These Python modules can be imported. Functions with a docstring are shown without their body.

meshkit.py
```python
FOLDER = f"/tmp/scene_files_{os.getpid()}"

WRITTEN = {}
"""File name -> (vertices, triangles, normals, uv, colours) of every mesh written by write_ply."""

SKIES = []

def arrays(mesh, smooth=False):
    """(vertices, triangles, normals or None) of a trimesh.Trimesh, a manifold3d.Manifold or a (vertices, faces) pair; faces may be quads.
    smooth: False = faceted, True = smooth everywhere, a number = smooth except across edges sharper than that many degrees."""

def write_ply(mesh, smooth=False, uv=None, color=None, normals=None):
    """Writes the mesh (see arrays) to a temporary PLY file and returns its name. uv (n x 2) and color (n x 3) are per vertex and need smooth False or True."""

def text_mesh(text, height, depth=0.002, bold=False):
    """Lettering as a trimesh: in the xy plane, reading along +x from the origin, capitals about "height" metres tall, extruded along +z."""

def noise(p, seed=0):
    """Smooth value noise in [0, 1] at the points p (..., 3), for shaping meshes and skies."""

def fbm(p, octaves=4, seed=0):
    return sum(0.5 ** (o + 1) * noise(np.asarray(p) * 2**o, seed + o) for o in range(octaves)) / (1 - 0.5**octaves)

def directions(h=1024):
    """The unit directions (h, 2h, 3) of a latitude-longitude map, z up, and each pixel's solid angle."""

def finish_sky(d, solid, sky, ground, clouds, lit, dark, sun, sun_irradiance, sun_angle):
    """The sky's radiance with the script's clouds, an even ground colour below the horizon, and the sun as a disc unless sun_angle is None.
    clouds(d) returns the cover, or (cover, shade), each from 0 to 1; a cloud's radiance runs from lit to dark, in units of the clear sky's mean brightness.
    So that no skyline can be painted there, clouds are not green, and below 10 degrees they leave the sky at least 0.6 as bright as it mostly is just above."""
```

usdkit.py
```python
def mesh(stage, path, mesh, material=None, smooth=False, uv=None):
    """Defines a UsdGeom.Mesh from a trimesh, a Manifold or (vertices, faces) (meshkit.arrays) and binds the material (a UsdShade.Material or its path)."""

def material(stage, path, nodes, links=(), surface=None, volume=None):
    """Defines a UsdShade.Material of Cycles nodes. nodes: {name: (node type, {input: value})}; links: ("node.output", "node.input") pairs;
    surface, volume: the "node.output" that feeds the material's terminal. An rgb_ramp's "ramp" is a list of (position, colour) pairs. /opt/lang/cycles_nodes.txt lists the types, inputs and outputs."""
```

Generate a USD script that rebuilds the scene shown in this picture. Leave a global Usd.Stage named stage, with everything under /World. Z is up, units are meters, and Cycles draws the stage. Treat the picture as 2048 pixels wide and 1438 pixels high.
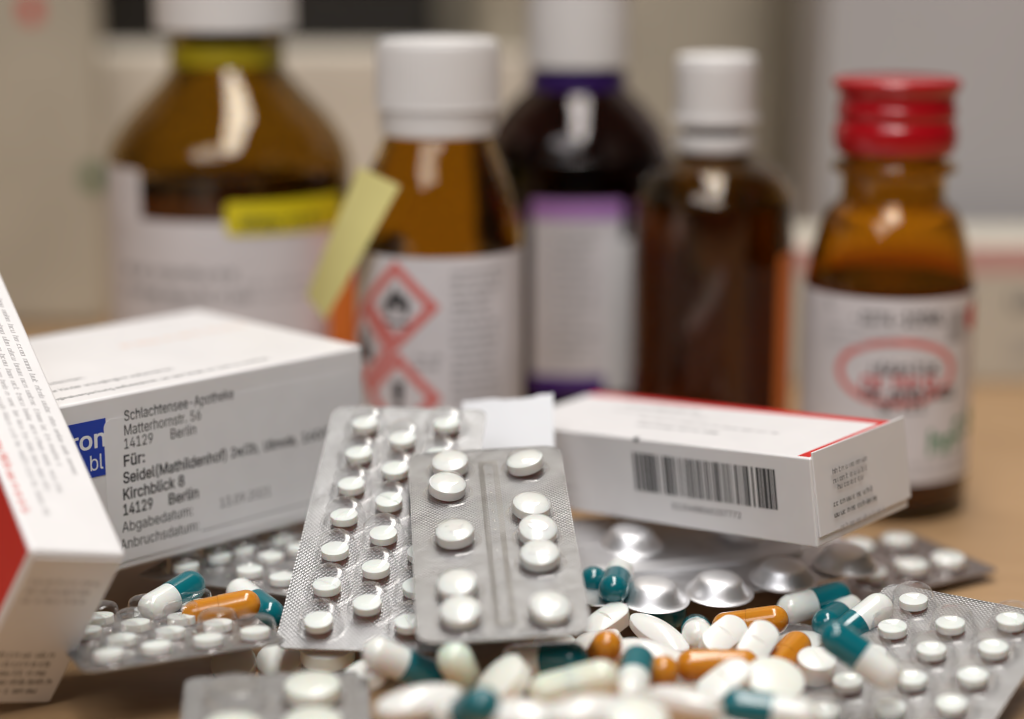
import math, random
import numpy as np, trimesh, manifold3d, usdkit, meshkit
from shapely.geometry import Polygon, Point, box as sbox
from shapely import affinity
from pxr import Usd, UsdGeom, UsdLux, UsdShade, Gf, Sdf
from scipy.spatial.transform import Rotation as Rot

rng = random.Random(7)
stage = Usd.Stage.CreateInMemory()
UsdGeom.SetStageUpAxis(stage, UsdGeom.Tokens.z)
UsdGeom.SetStageMetersPerUnit(stage, 1.0)
UsdGeom.Xform.Define(stage, '/World')

# ------------------------------------------------------------------ camera (all lengths below are millimetres, written as metres)
FPX, PITCH, EYE = 4000.0, math.radians(12.5), 165.3
cam = UsdGeom.Camera.Define(stage, '/World/camera')
cam.AddTranslateOp().Set(Gf.Vec3d(0, 0, EYE / 1000))
cam.AddRotateXOp().Set(90 - math.degrees(PITCH))
cam.CreateHorizontalApertureAttr(36.0)
cam.CreateVerticalApertureAttr(36.0 * 719 / 1024)
cam.CreateFocalLengthAttr(36.0 * FPX / 2048)
cam.CreateFStopAttr(3.8)
cam.CreateFocusDistanceAttr(0.448)
cam.CreateClippingRangeAttr(Gf.Vec2f(0.02, 50))
cam.CreateExposureAttr(0.12)

# ------------------------------------------------------------------ light: a lamp over the table, softer window light from behind the camera, dim room
dome = UsdLux.DomeLight.Define(stage, '/World/room_light')
dome.CreateIntensityAttr(1.0)
dm = usdkit.material(stage, '/World/Looks/room_ambient', {
    'b': ('background_shader', {'color': (1.0, 0.93, 0.84), 'strength': 0.03})}, [], surface='b.background')
UsdShade.MaterialBindingAPI.Apply(dome.GetPrim()).Bind(dm)


def rect_light(name, pos, target, w, h, power, color):
    l = UsdLux.RectLight.Define(stage, '/World/' + name)
    z = np.array(pos, float) - np.array(target, float); z /= np.linalg.norm(z)
    x = np.cross([0, 1, 0] if abs(z[1]) < .95 else [1, 0, 0], z); x /= np.linalg.norm(x); y = np.cross(z, x)
    M = np.eye(4); M[0, :3], M[1, :3], M[2, :3], M[3, :3] = x, y, z, pos
    UsdGeom.Xformable(l).AddTransformOp().Set(Gf.Matrix4d(M.tolist()))
    l.CreateWidthAttr(w); l.CreateHeightAttr(h); l.CreateIntensityAttr(power); l.CreateColorAttr(Gf.Vec3f(*color))


rect_light('ceiling_lamp', (0.06, 0.42, 1.10), (0.055, 0.42, 0), 0.28, 1.7, 11.4, (1.0, 0.965, 0.925))
rect_light('window_light', (-0.42, -0.52, 1.12), (0.0, 0.45, 0.02), 0.7, 0.6, 3.9, (0.97, 0.97, 1.0))

# ------------------------------------------------------------------ materials
def mat(name, nodes, links=(), surface='p.BSDF', volume=None):
    return usdkit.material(stage, '/World/Looks/' + name, nodes, list(links), surface=surface, volume=volume)


def plain(name, color, rough=.5, **kw):
    return mat(name, {'p': ('principled_bsdf', {'base_color': color, 'roughness': rough, **kw})})


def grainy(name, color, rough, amount=.06, scale=900, bump=.00002, **kw):
    c = np.array(color)
    return mat(name, {'t': ('texture_coordinate', {}), 'n': ('noise_texture', {'scale': scale, 'detail': 3.0}), 'n2': ('noise_texture', {'scale': scale / 22., 'detail': 2.0}),
                      'r': ('rgb_ramp', {'ramp': [(.3, tuple(c * (1 - amount))), (.7, tuple(np.minimum(c * (1 + amount), 1)))]}),
                      'b': ('bump', {'strength': .5, 'distance': bump}),
                      'p': ('principled_bsdf', {'roughness': rough, **kw})},
               [('t.object', 'n.vector'), ('t.object', 'n2.vector'), ('n2.fac', 'r.fac'), ('r.color', 'p.base_color'), ('n.fac', 'b.height'), ('b.normal', 'p.normal')])


def foil_mat(name, color, rough, pitch=.00075, dist=.00009, metallic=.85, coat=.6):
    s = .31416 / pitch
    return mat(name, {'t': ('texture_coordinate', {}), 'm1': ('mapping', {'rotation': (0, 0, math.radians(45))}), 'm2': ('mapping', {'rotation': (0, 0, math.radians(-45))}),
                      'w1': ('wave_texture', {'wave_type': 'bands', 'bands_direction': 'x', 'scale': s}), 'w2': ('wave_texture', {'wave_type': 'bands', 'bands_direction': 'x', 'scale': s}),
                      'x': ('math', {'math_type': 'multiply'}), 'n': ('noise_texture', {'scale': 90.0, 'detail': 3.0}),
                      'x2': ('math', {'math_type': 'multiply_add', 'value2': 5.5}),
                      'b': ('bump', {'strength': .8, 'distance': dist}),
                      'r': ('map_range', {'value': .5, 'from_min': .3, 'from_max': .7, 'to_min': rough - .06, 'to_max': rough + .08}),
                      'p': ('principled_bsdf', {'base_color': color, 'metallic': metallic, 'coat_weight': coat, 'coat_roughness': .12})},
               [('t.object', 'm1.vector'), ('t.object', 'm2.vector'), ('m1.vector', 'w1.vector'), ('m2.vector', 'w2.vector'), ('w1.fac', 'x.value1'), ('w2.fac', 'x.value2'), ('t.object', 'n.vector'),
                ('n.fac', 'x2.value1'), ('x.value', 'x2.value3'), ('x2.value', 'b.height'), ('b.normal', 'p.normal'), ('n.fac', 'r.value'), ('r.result', 'p.roughness')])


def film_mat(name, tint=(.985, .985, .985), rough=.13):
    return mat(name, {'t': ('texture_coordinate', {}), 'n': ('noise_texture', {'scale': 260.0, 'detail': 1.0}), 'b': ('bump', {'strength': .3, 'distance': .00015}),
                      'l': ('layer_weight', {'blend': .5}), 'q': ('math', {'math_type': 'power', 'value2': 2.2}), 'f': ('math', {'math_type': 'multiply_add', 'value2': .72, 'value3': .018}),
                      'a': ('transparent_bsdf', {'color': tint}), 'g': ('glossy_bsdf', {'color': (1, 1, 1), 'roughness': rough}), 'm': ('mix_closure', {})},
               [('t.object', 'n.vector'), ('n.fac', 'b.height'), ('b.normal', 'g.normal'), ('l.facing', 'q.value1'), ('q.value', 'f.value1'), ('f.value', 'm.fac'), ('a.BSDF', 'm.closure1'), ('g.BSDF', 'm.closure2')], surface='m.closure')


def glass(name, color, rough=.0, ior=1.5):
    return plain(name, color, rough, transmission_weight=1.0, ior=ior)


K = {}
K['table'] = mat('table_top', {'t': ('texture_coordinate', {}), 'm': ('mapping', {'scale': (1.0, 5.0, 1.0)}), 'n': ('noise_texture', {'scale': 22.0, 'detail': 6.0, 'roughness': .65}),
                               'f': ('noise_texture', {'scale': 900.0, 'detail': 2.0}),
                               'r': ('rgb_ramp', {'ramp': [(.25, (.36, .215, .105)), (.75, (.47, .30, .16))]}), 'b': ('bump', {'strength': .25, 'distance': .00008}),
                               'p': ('principled_bsdf', {'roughness': .42})},
                 [('t.object', 'm.vector'), ('m.vector', 'n.vector'), ('t.object', 'f.vector'), ('n.fac', 'r.fac'), ('r.color', 'p.base_color'), ('f.fac', 'b.height'), ('b.normal', 'p.normal')])
K['wall'] = grainy('wall_paint', (.36, .31, .235), .8, .05, 300, .0002)
K['paper'] = grainy('white_carton', (.80, .785, .79), .42, .02, 1800, .00001, coat_weight=.12, coat_roughness=.3)
K['sticker'] = grainy('sticker_paper', (.83, .82, .83), .5, .02, 2600, .00001)
K['label'] = grainy('label_paper', (.74, .71, .73), .5, .03, 2000, .00001)
K['leaflet'] = grainy('leaflet_paper', (.86, .87, .90), .7, .02, 1200, .00002)
K['black'] = plain('black_ink', (.02, .02, .022), .5)
K['bar_ink'] = plain('barcode_ink', (.06, .06, .062), .5)
K['grey'] = plain('grey_ink', (.17, .165, .17), .55)
K['pale_grey'] = plain('pale_grey_ink', (.45, .43, .44), .55)
K['dark_green'] = plain('dark_green_ink', (.012, .11, .02), .5)
K['thin_ink'] = plain('thin_grey_ink', (.58, .565, .57), .5)
K['blue'] = plain('blue_ink', (.012, .05, .42), .4)
K['white_ink'] = plain('white_ink', (.85, .85, .86), .45)
K['red'] = plain('red_ink', (.62, .022, .02), .4)
K['soft_red'] = plain('soft_red_ink', (.74, .19, .17), .45)
K['faint_orange'] = plain('faint_orange_ink', (.80, .60, .50), .5)
K['green'] = plain('green_ink', (.02, .24, .09), .5)
K['orange_ink'] = plain('orange_ink', (.70, .17, .02), .5)
K['lilac'] = plain('lilac_ink', (.45, .22, .55), .5)
K['violet'] = plain('violet_ink', (.09, .03, .24), .5)
K['yellow'] = plain('yellow_ink', (.74, .62, .01), .5)
K['sticky'] = grainy('sticky_paper', (.80, .73, .29), .6, .03, 900, .00001)
K['foil'] = foil_mat('silver_foil', (.36, .36, .365), .33, dist=.00013, coat=.35)
K['foil_warm'] = foil_mat('dull_foil', (.33, .29, .28), .30, coat=.35)
K['alu'] = foil_mat('aluminium', (.72, .72, .735), .36, pitch=.0011, dist=.00005, metallic=1.0, coat=0.0)
K['alu_smooth'] = mat('smooth_aluminium', {'t': ('texture_coordinate', {}), 'n': ('noise_texture', {'scale': 420.0, 'detail': 3.0}), 'b': ('bump', {'strength': .3, 'distance': .00012}),
                                          'p': ('principled_bsdf', {'base_color': (.84, .84, .855), 'metallic': 1.0, 'roughness': .46})},
                      [('t.object', 'n.vector'), ('n.fac', 'b.height'), ('b.normal', 'p.normal')])
K['film'] = film_mat('clear_film')
K['tablet'] = grainy('white_tablet', (.84, .82, .78), .38, .015, 2500, .000012, subsurface_weight=.25, subsurface_scale=.001, coat_weight=.25, coat_roughness=.2)
K['coated'] = grainy('coated_tablet', (.83, .815, .785), .22, .015, 1500, .000006, subsurface_weight=.2, subsurface_scale=.001, coat_weight=.3, coat_roughness=.12)
K['cream'] = grainy('cream_tablet', (.85, .82, .745), .3, .02, 1500, .000008, subsurface_weight=.3, subsurface_scale=.0015)
K['gel_cream'] = plain('cream_gelatine', (.82, .785, .66), .2, subsurface_weight=.5, subsurface_scale=.002, coat_weight=.4, coat_roughness=.08)
K['caps_white'] = plain('white_gelatine', (.82, .81, .775), .2, subsurface_weight=.3, subsurface_scale=.0012, coat_weight=.5, coat_roughness=.06)
K['caps_teal'] = plain('teal_gelatine', (.002, .135, .165), .16, coat_weight=.6, coat_roughness=.05, subsurface_weight=.08, subsurface_scale=.0008)
K['caps_orange'] = mat('orange_gelatine', {'t': ('texture_coordinate', {}), 'm': ('mapping', {'scale': (1.0, 14.0, 14.0)}), 'n': ('noise_texture', {'scale': 70.0, 'detail': 3.0}),
                                           'r': ('rgb_ramp', {'ramp': [(.3, (.50, .18, .010)), (.7, (.64, .26, .02))]}),
                                           'p': ('principled_bsdf', {'roughness': .2, 'coat_weight': .5, 'coat_roughness': .06, 'subsurface_weight': .15, 'subsurface_scale': .001})},
                       [('t.object', 'm.vector'), ('m.vector', 'n.vector'), ('n.fac', 'r.fac'), ('r.color', 'p.base_color')])
K['cap_plastic'] = grainy('white_cap_plastic', (.80, .78, .77), .38, .015, 900, .000006)
K['ring_yellow'] = plain('yellow_plastic', (.42, .33, .01), .35)
K['ring_violet'] = plain('violet_plastic', (.03, .006, .11), .35)
K['cap_red'] = plain('red_lacquer', (.44, .002, .008), .25, coat_weight=.4, coat_roughness=.08)
K['amber'] = glass('amber_glass', (.64, .41, .065))
K['amber_olive'] = glass('olive_amber_glass', (.54, .37, .075))
K['amber_red'] = glass('reddish_amber_glass', (.70, .42, .07))
K['amber_deep'] = glass('deep_amber_glass', (.46, .30, .085))
K['amber_dark'] = glass('dark_brown_glass', (.19, .105, .09))
K['syrup'] = glass('brown_liquid', (.30, .155, .042), 0.0, 1.38)
K['syrup_dark'] = glass('dark_liquid', (.10, .045, .03), 0.0, 1.38)
K['beige_card'] = grainy('beige_card', (.46, .41, .325), .6, .16, 260, .00004)
K['cream_card'] = grainy('cream_card', (.70, .63, .53), .6, .04, 300, .00004)
K['pale_card'] = grainy('pale_card', (.60, .55, .46), .6, .04, 300, .00004)
K['grey_card'] = grainy('grey_card', (.50, .48, .485), .55, .03, 300, .00004)
K['dark'] = plain('dark_plastic', (.016, .012, .008), .7)
K['pink'] = plain('pink_ink', (.62, .34, .31), .5)

# ------------------------------------------------------------------ helpers
FW = np.array([0, math.cos(PITCH), -math.sin(PITCH)]); DN = np.array([0, -math.sin(PITCH), -math.cos(PITCH)]); EYEP = np.array([0, 0, EYE])


def ray(px, py):
    return FW + DN * (py - 719) / FPX + np.array([1.0, 0, 0]) * (px - 1024) / FPX


def at(px, py, z):                      # where the line of sight meets the level z
    r = ray(px, py); return EYEP + r * ((z - EYE) / r[2])


def at_depth(px, py, Y):                # where it meets the upright plane y = Y
    r = ray(px, py); return EYEP + r * (Y / r[1])


def on_plane(px, py, p, M, h=0.0):      # local coordinates on the plane through p with axes M
    p = np.array(p, float); r = ray(px, py); n = M[:, 2]
    q = EYEP + r * (((p + n * h - EYEP) @ n) / (r @ n)) - p
    return (M.T @ q)[:2]


def eul(z, x, y=0):
    return Rot.from_euler('ZXY', np.radians([z, x, y])).as_matrix()


taken = {}


def numbered(path):
    n = taken.get(path, -1) + 1; taken[path] = n
    return path if n == 0 else f'{path}_{n:03d}'


def set_pose(x, M=None, p=(0, 0, 0)):
    T = np.eye(4); T[:3, :3] = (np.eye(3) if M is None else np.asarray(M)).T; T[3, :3] = np.array(p) / 1000.0
    a = x.GetPrim().GetAttribute('xformOp:transform')
    if a and a.IsValid() and a.HasAuthoredValue() and not x.GetPrim().HasAuthoredReferences():
        a.Set(Gf.Matrix4d(T.tolist()))
    else:
        x.ClearXformOpOrder(); x.AddTransformOp().Set(Gf.Matrix4d(T.tolist()))


def keys(prim, label=None, cat=None, group=None, kind=None):
    for k, v in (('label', label), ('category', cat), ('group', group), ('kind', kind)):
        if v: prim.SetCustomDataByKey(k, v)


def thing(name, label, cat, p=(0, 0, 0), M=None, group=None, source=None):
    x = UsdGeom.Xform.Define(stage, numbered('/World/' + name))
    if source is not None:
        x.GetPrim().GetReferences().AddInternalReference(source.GetPath()); x.GetPrim().SetInstanceable(True)
    set_pose(x, M, p); keys(x.GetPrim(), label, cat, group)
    return x.GetPrim()


def joined(ms):
    ms = [m for m in ms if m is not None]
    out = []
    for m in ms:
        if hasattr(m, 'to_mesh'):
            q = m.to_mesh(); m = trimesh.Trimesh(q.vert_properties[:, :3], q.tri_verts, process=False)
        out.append(m)
    return trimesh.util.concatenate(out)


def part(parent, name, mesh, m, smooth=35, label=None, T=None):
    if isinstance(mesh, list): mesh = joined(mesh)
    v, f, _ = meshkit.arrays(mesh, False)
    if T is not None: v = v @ np.asarray(T[0]).T + np.asarray(T[1])
    path = numbered(str(parent.GetPath()) + '/' + name)
    o = usdkit.mesh(stage, path, trimesh.Trimesh(v / 1000.0, f, process=False), K[m], smooth=smooth)
    keys(o.GetPrim(), label)
    return o.GetPrim()


def structure(name, mesh, m, label, cat, smooth=False):
    v, f, _ = meshkit.arrays(mesh, False)
    o = usdkit.mesh(stage, numbered('/World/' + name), trimesh.Trimesh(v / 1000.0, f, process=False), K[m], smooth=smooth).GetPrim()
    keys(o, label, cat, kind='structure'); return o


def slab(x0, x1, y0, y1, z0, z1):
    m = trimesh.creation.box((x1 - x0, y1 - y0, z1 - z0)); m.apply_translation(((x0 + x1) / 2, (y0 + y1) / 2, (z0 + z1) / 2)); return m


def round_box(x0, x1, y0, y1, z0, z1, r=.6):
    s = manifold3d.Manifold.sphere(r, 16)
    return manifold3d.Manifold.batch_hull([s.translate((x, y, z)) for x in (x0 + r, x1 - r) for y in (y0 + r, y1 - r) for z in (z0 + r, z1 - r)])


def lathe(profile, n=96):
    return trimesh.creation.revolve(np.array(profile, float), sections=n)


def smooth_profile(pts, n=6):           # Catmull-Rom through the points; a point given twice stays a corner
    pts = [np.array(p, float) for p in pts]; out = []
    for i in range(len(pts) - 1):
        a, b = pts[i], pts[i + 1]
        if np.allclose(a, b): continue
        p0 = pts[i - 1] if i > 0 else a; p3 = pts[i + 2] if i + 2 < len(pts) else b
        for k in range(n):
            t = k / n
            out.append(.5 * ((2 * a) + (-p0 + b) * t + (2 * p0 - 5 * a + 4 * b - p3) * t * t + (-p0 + 3 * a - 3 * b + p3) * t ** 3))
    out.append(pts[-1])
    return [(max(float(r), 0.0), float(z)) for r, z in out]


def flat(poly, depth=.05, z=0.0, fine=None):
    ms = [trimesh.creation.extrude_polygon(g, depth, engine='earcut') for g in getattr(poly, 'geoms', [poly]) if g.area > 1e-6]
    m = trimesh.util.concatenate(ms)
    if fine: m = trimesh.Trimesh(*trimesh.remesh.subdivide_to_size(m.vertices, m.faces, fine), process=False)
    m.apply_translation((0, 0, z)); return m


def rect_poly(w, h, r, x=0, y=0):
    return affinity.translate(sbox(r, r, w - r, h - r).buffer(r, quad_segs=6), x, y)


def text(s, h, width=None, bold=False, x=0, y=0, depth=.04, shear=0):
    m = meshkit.text_mesh(s, h, depth, bold)
    if width: m.apply_scale((width / (m.bounds[1, 0] - m.bounds[0, 0]), 1, 1))
    m.apply_translation((x - m.bounds[0, 0] if width else x, y, 0)); return m


def dashes(w, rows, row_h, word=(1.0, 4.0), gap=.6, fill=.55, ragged=.3, x=0, y=0, seed=1, depth=.04):
    """Rows of print too small to read: letter-like strokes in words."""
    r = random.Random(seed); ms = []; h = row_h * fill; cw, st = h * .62, h * .17
    for k in range(rows):
        c, end, base = 0.0, w * (1 - ragged * r.random()), y - k * row_h - h
        while c < end - cw:
            for _ in range(max(1, int(min(r.uniform(*word), end - c) / (cw * 1.22)))):
                lo, hi = base, base + h * r.choice([.72, .72, .72, 1.0]); x0 = x + c
                ms.append(slab(x0, x0 + st, lo, hi, 0, depth)); kind = r.random()
                if kind < .75: ms.append(slab(x0 + cw * .78, x0 + cw * .78 + st, lo, base + h * .72, 0, depth))
                if kind > .25: ms.append(slab(x0 + st, x0 + cw * .78, base + h * .72 - st, base + h * .72, 0, depth))
                if kind > .5 or kind < .2: ms.append(slab(x0 + st, x0 + cw * .78, lo, lo + st, 0, depth))
                c += cw * 1.22
            c += gap
    return ms


def bend(m, R, z0=0.0, a0=0.0):         # wraps a flat mesh (x along, y up, z out) round an upright cylinder; angle 0 faces the camera
    v = np.array(m.vertices); a = v[:, 0] / R + a0; q = R + v[:, 2]
    return trimesh.Trimesh(np.stack([q * np.sin(a), -q * np.cos(a), v[:, 1] + z0], 1), m.faces, process=False)


def wrap(poly, R, lift, depth=.06, fine=2.0, z0=0.0, a0=0.0):
    return bend(flat(poly, depth, lift, fine), R, z0, a0)


def plate(M, p, T):                     # (rotation, offset) of a drawing placed on a face: T maps drawing axes to local
    return (M, p)


# ------------------------------------------------------------------ setting
structure('table', round_box(-650, 700, 60, 985, -25, 0, 2), 'table', 'light brown wooden table top under everything', 'table', 40)
structure('wall', slab(-900, 1000, 1000, 1020, -400, 1400), 'wall', 'plain beige wall behind the table', 'wall')

# ------------------------------------------------------------------ background packages
def carton(name, label, x0, x1, y0, y1, h, m, r=1.5, rot=0, group=None):
    c = np.array([(x0 + x1) / 2, (y0 + y1) / 2, 0.0]); t = thing(name, label, 'carton', c, eul(rot, 0), group)
    w, d = (x1 - x0) / 2, (y1 - y0) / 2
    part(t, 'carton_body', round_box(-w, w, -d, d, 0, h, r), m, 40)
    return t, w, d


FACE = np.array([[1, 0, 0], [0, 0, -1], [0, 1, 0]]).astype(float)      # drawing x -> x, y -> z, z -> -y (towards the camera)

t, w, d = carton('tall_carton', 'tall beige carton with a green and a red mark at the left edge', -330, -165, 800, 818, 262, 'beige_card', 6)
q = at_depth(186, 355, 799); part(t, 'green_mark', flat(Point(0, 0).buffer(4.6), .1), 'dark_green', T=(FACE, (q[0] + 247.5, -d - .1, q[2])))
q = at_depth(58, 22, 799); part(t, 'red_mark', flat(rect_poly(7, 9, 2), .1), 'red', T=(FACE, (q[0] + 247.5 - 3, -d - .1, q[2] - 4)))
part(t, 'print_lines', dashes(60, 3, 9, (6, 18), 3, .5, seed=4, depth=.1), 'faint_orange', T=(FACE, (12, -d - .1, 175)))

t, w, d = carton('wide_carton', 'wide cream carton behind the large yellow ringed bottle', -186, 8, 845, 905, 109, 'cream_card', 2)
part(t, 'lid_edge', slab(-w - .3, w + .3, -d - .3, -d, 90, 108), 'cream_card', False)
t, w, d = carton('dark_case', 'dark case behind the wide cream carton', -192, -36, 925, 985, 230, 'dark', 3)
part(t, 'case_ridge', [slab(-w + 6, w - 6, -d - 1.2, -d, z, z + 3) for z in (128, 136, 144)], 'dark', False)

# a cream canister that curves away into shade
t = thing('cream_canister', 'large cream canister with a green mark behind the middle bottles', 'canister', (52, 905, 0))
part(t, 'canister_body', lathe(smooth_profile([(0, 0), (0, 0), (66, 0), (68, 2), (68, 30), (68, 120), (68, 238), (67, 240), (0, 240), (0, 240)]), 96), 'beige_card', 40)
part(t, 'green_mark', wrap(Point(0, 0).buffer(10), 68, .05, .1, 3, 90, -.86), 'dark_green')

t, w, d = carton('grey_carton', 'tall plain grey carton at the right behind the pink striped box', 121, 330, 780, 850, 330, 'grey_card', 2)
part(t, 'side_seam', slab(-w + 4, -w + 4.6, -d - .15, -d, 1, 329), 'beige_card', False)
t, w, d = carton('pink_striped_carton', 'low cream carton with a pink stripe behind the red capped bottle', 94, 232, 706, 752, 51, 'pale_card', 1.2)
part(t, 'pink_stripe', slab(-w + 1, w - 1, -d - .15, -d, 40.5, 50), 'pink', False)
part(t, 'lettering', dashes(30, 1, 15, (14, 20), 3, .6, 0, seed=8, depth=.15), 'grey', False, T=(FACE, (16, -d - .15, 36)))
part(t, 'print_lines', dashes(28, 3, 3.6, (3, 9), 1.5, .5, seed=9, depth=.15), 'pale_grey', T=(FACE, (16, -d - .15, 18)))

# ------------------------------------------------------------------ bottles
def ribbed(profile, n, depth):
    m = lathe(profile, n * 4); v = np.array(m.vertices); r = np.hypot(v[:, 0], v[:, 1]); a = np.arctan2(v[:, 1], v[:, 0])
    zs = v[:, 2]; lo, hi = zs.min(), zs.max(); on = (r > r.max() * .985)
    s = 1 + np.where(on, depth / r.max() * np.cos(a * n), 0)
    v[:, 0] *= s; v[:, 1] *= s
    return trimesh.Trimesh(v, m.faces, process=False)


def vessel(t, outer, wall, fill_z, m_glass, m_liquid):
    """Glass with a real wall thickness, and the liquid standing in it."""
    top = outer[-1]
    o = smooth_profile(outer)
    inner = [(r - wall, z) for r, z in o if z > wall * 2.2 and r > wall]
    inner = [(0, wall * 2)] + [(max(inner[0][0] - 2, .1), wall * 2)] + inner
    inner[-1] = (inner[-1][0], top[1])
    prof = [(0, 0)] + o + inner[::-1]
    clean = [prof[0]]
    for q in prof[1:]:
        if abs(q[0] - clean[-1][0]) + abs(q[1] - clean[-1][1]) > 1e-6: clean.append(q)
    part(t, 'glass_body', lathe(clean, 96), m_glass, 50)
    zs = [q for q in inner if q[1] < fill_z]
    last = zs[-1][0]
    liq = [(max(r + (.12 if r > 0 else 0), 0), z - .05) for r, z in zs] + [(last + .12, fill_z), (last - .8, fill_z - .15), (0, fill_z - .35)]
    part(t, 'liquid', lathe(liq, 96), m_liquid, 50)


# 1: large amber bottle
BX, BY = -88.4, 625
t = thing('amber_bottle', 'largest amber bottle with yellow neck ring and wide white label', 'bottle', (BX, BY, 0))
z_of = lambda y, Y: float(at_depth(1024, y, Y)[2])
zs = z_of(345, BY)
vessel(t, [(0, 0), (0, 0), (34, 0), (34, 0), (37, 1.5), (38.2, 5), (38.2, 40), (38.2, z_of(355, BY)), (38.1, z_of(328, BY)), (36.4, z_of(285, BY)), (32.0, z_of(240, BY)), (26.2, z_of(200, BY)), (20.2, z_of(158, BY)), (16.6, z_of(125, BY)), (15.6, z_of(100, BY)), (15.2, 145), (15.2, 160)],
       2.0, z_of(365, BY), 'amber_olive', 'syrup')
part(t, 'neck_ring', lathe([(16.0, z_of(128, BY)), (17.6, z_of(128, BY)), (17.8, z_of(110, BY)), (17.2, z_of(84, BY)), (15.9, z_of(84, BY))], 72), 'ring_yellow', 40)
zc = z_of(58, BY)
c = part(t, 'cap', ribbed(smooth_profile([(15.6, zc), (15.6, zc), (21.0, zc), (21.8, zc + .8), (21.8, zc + 3), (21.6, zc + 22), (20.6, zc + 23.5), (0, zc + 24), (0, zc + 24)]), 60, .25), 'cap_plastic', 50)
R = 38.2
zl = z_of(445, 587)
lab = part(t, 'label', wrap(rect_poly(116, zl - 6, 2, -58, 6), R, .08, .12, 3), 'label', 40)
part(lab, 'label_tab', wrap(rect_poly(34, z_of(335, 600) - zl + 3, 1.5, -58, zl - 3.0), R, .24, .12, 3), 'label', 40)
part(lab, 'yellow_strip', wrap(rect_poly(42, 10.0, 2, 3.5, z_of(470, 588)), R, .42, .12, 3), 'yellow', 40)
part(lab, 'strip_lettering', bend(joined(dashes(32, 1, 7.0, (9, 14), 2, .6, 0, seed=19, depth=.08)).apply_translation((8, z_of(468, 588) + 5.6, .56)), R), 'black', False)
for k, (px, py, w_, rr, hh) in enumerate([(-33, 535, 47, 2, 6.5), (-24, 580, 24, 2, 4.2), (8, 560, 26, 2, 4.2)]):
    rows = joined(dashes(w_, rr, hh, (2.5, 8), 1.0, .55, .15, seed=20 + k))
    rows.apply_translation((px, z_of(py, 588), .22)); part(lab, 'print_lines', bend(rows, R), 'pale_grey' if k else 'grey', False)

# 2: amber bottle with hazard pictograms
BX, BY, R = -20.6, 560.0, 23.7
t = thing('amber_bottle', 'amber bottle with red diamond hazard signs on a white label', 'bottle', (BX, BY, 0))
za, zb = z_of(272, BY), z_of(430, BY)
vessel(t, [(0, 0), (0, 0), (20, 0), (20, 0), (22.8, 1.2), (23.7, 4), (23.7, 40), (23.7, zb - 8), (22.9, zb), (20.6, z_of(360, BY)), (17.2, z_of(305, BY)), (15.0, za), (13.4, za + 3), (12.6, za + 8), (12.6, 128)], 1.7, z_of(440, BY) - 30, 'amber', 'syrup')
c = part(t, 'cap', ribbed(smooth_profile([(13, z_of(208, BY)), (13, z_of(208, BY)), (16.9, z_of(208, BY)), (17.1, z_of(204, BY)), (17.0, z_of(100, BY)), (16.2, z_of(84, BY)), (14.8, z_of(78, BY)), (0, z_of(76, BY)), (0, z_of(76, BY))]), 64, .22), 'cap_plastic', 50)
part(c, 'tamper_ring', lathe(smooth_profile([(13.1, z_of(266, BY)), (13.1, z_of(266, BY)), (15.9, z_of(266, BY)), (16.3, z_of(258, BY)), (16.4, z_of(214, BY)), (16.0, z_of(209.5, BY)), (13.1, z_of(209.5, BY)), (13.1, z_of(209.5, BY))]), 72), 'cap_plastic', 50)
zl = z_of(517, 536)
lab = part(t, 'label', wrap(rect_poly(112, zl - 5, 1.5, -62, 5), R, .06, .1, 2), 'label', 40)
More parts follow.
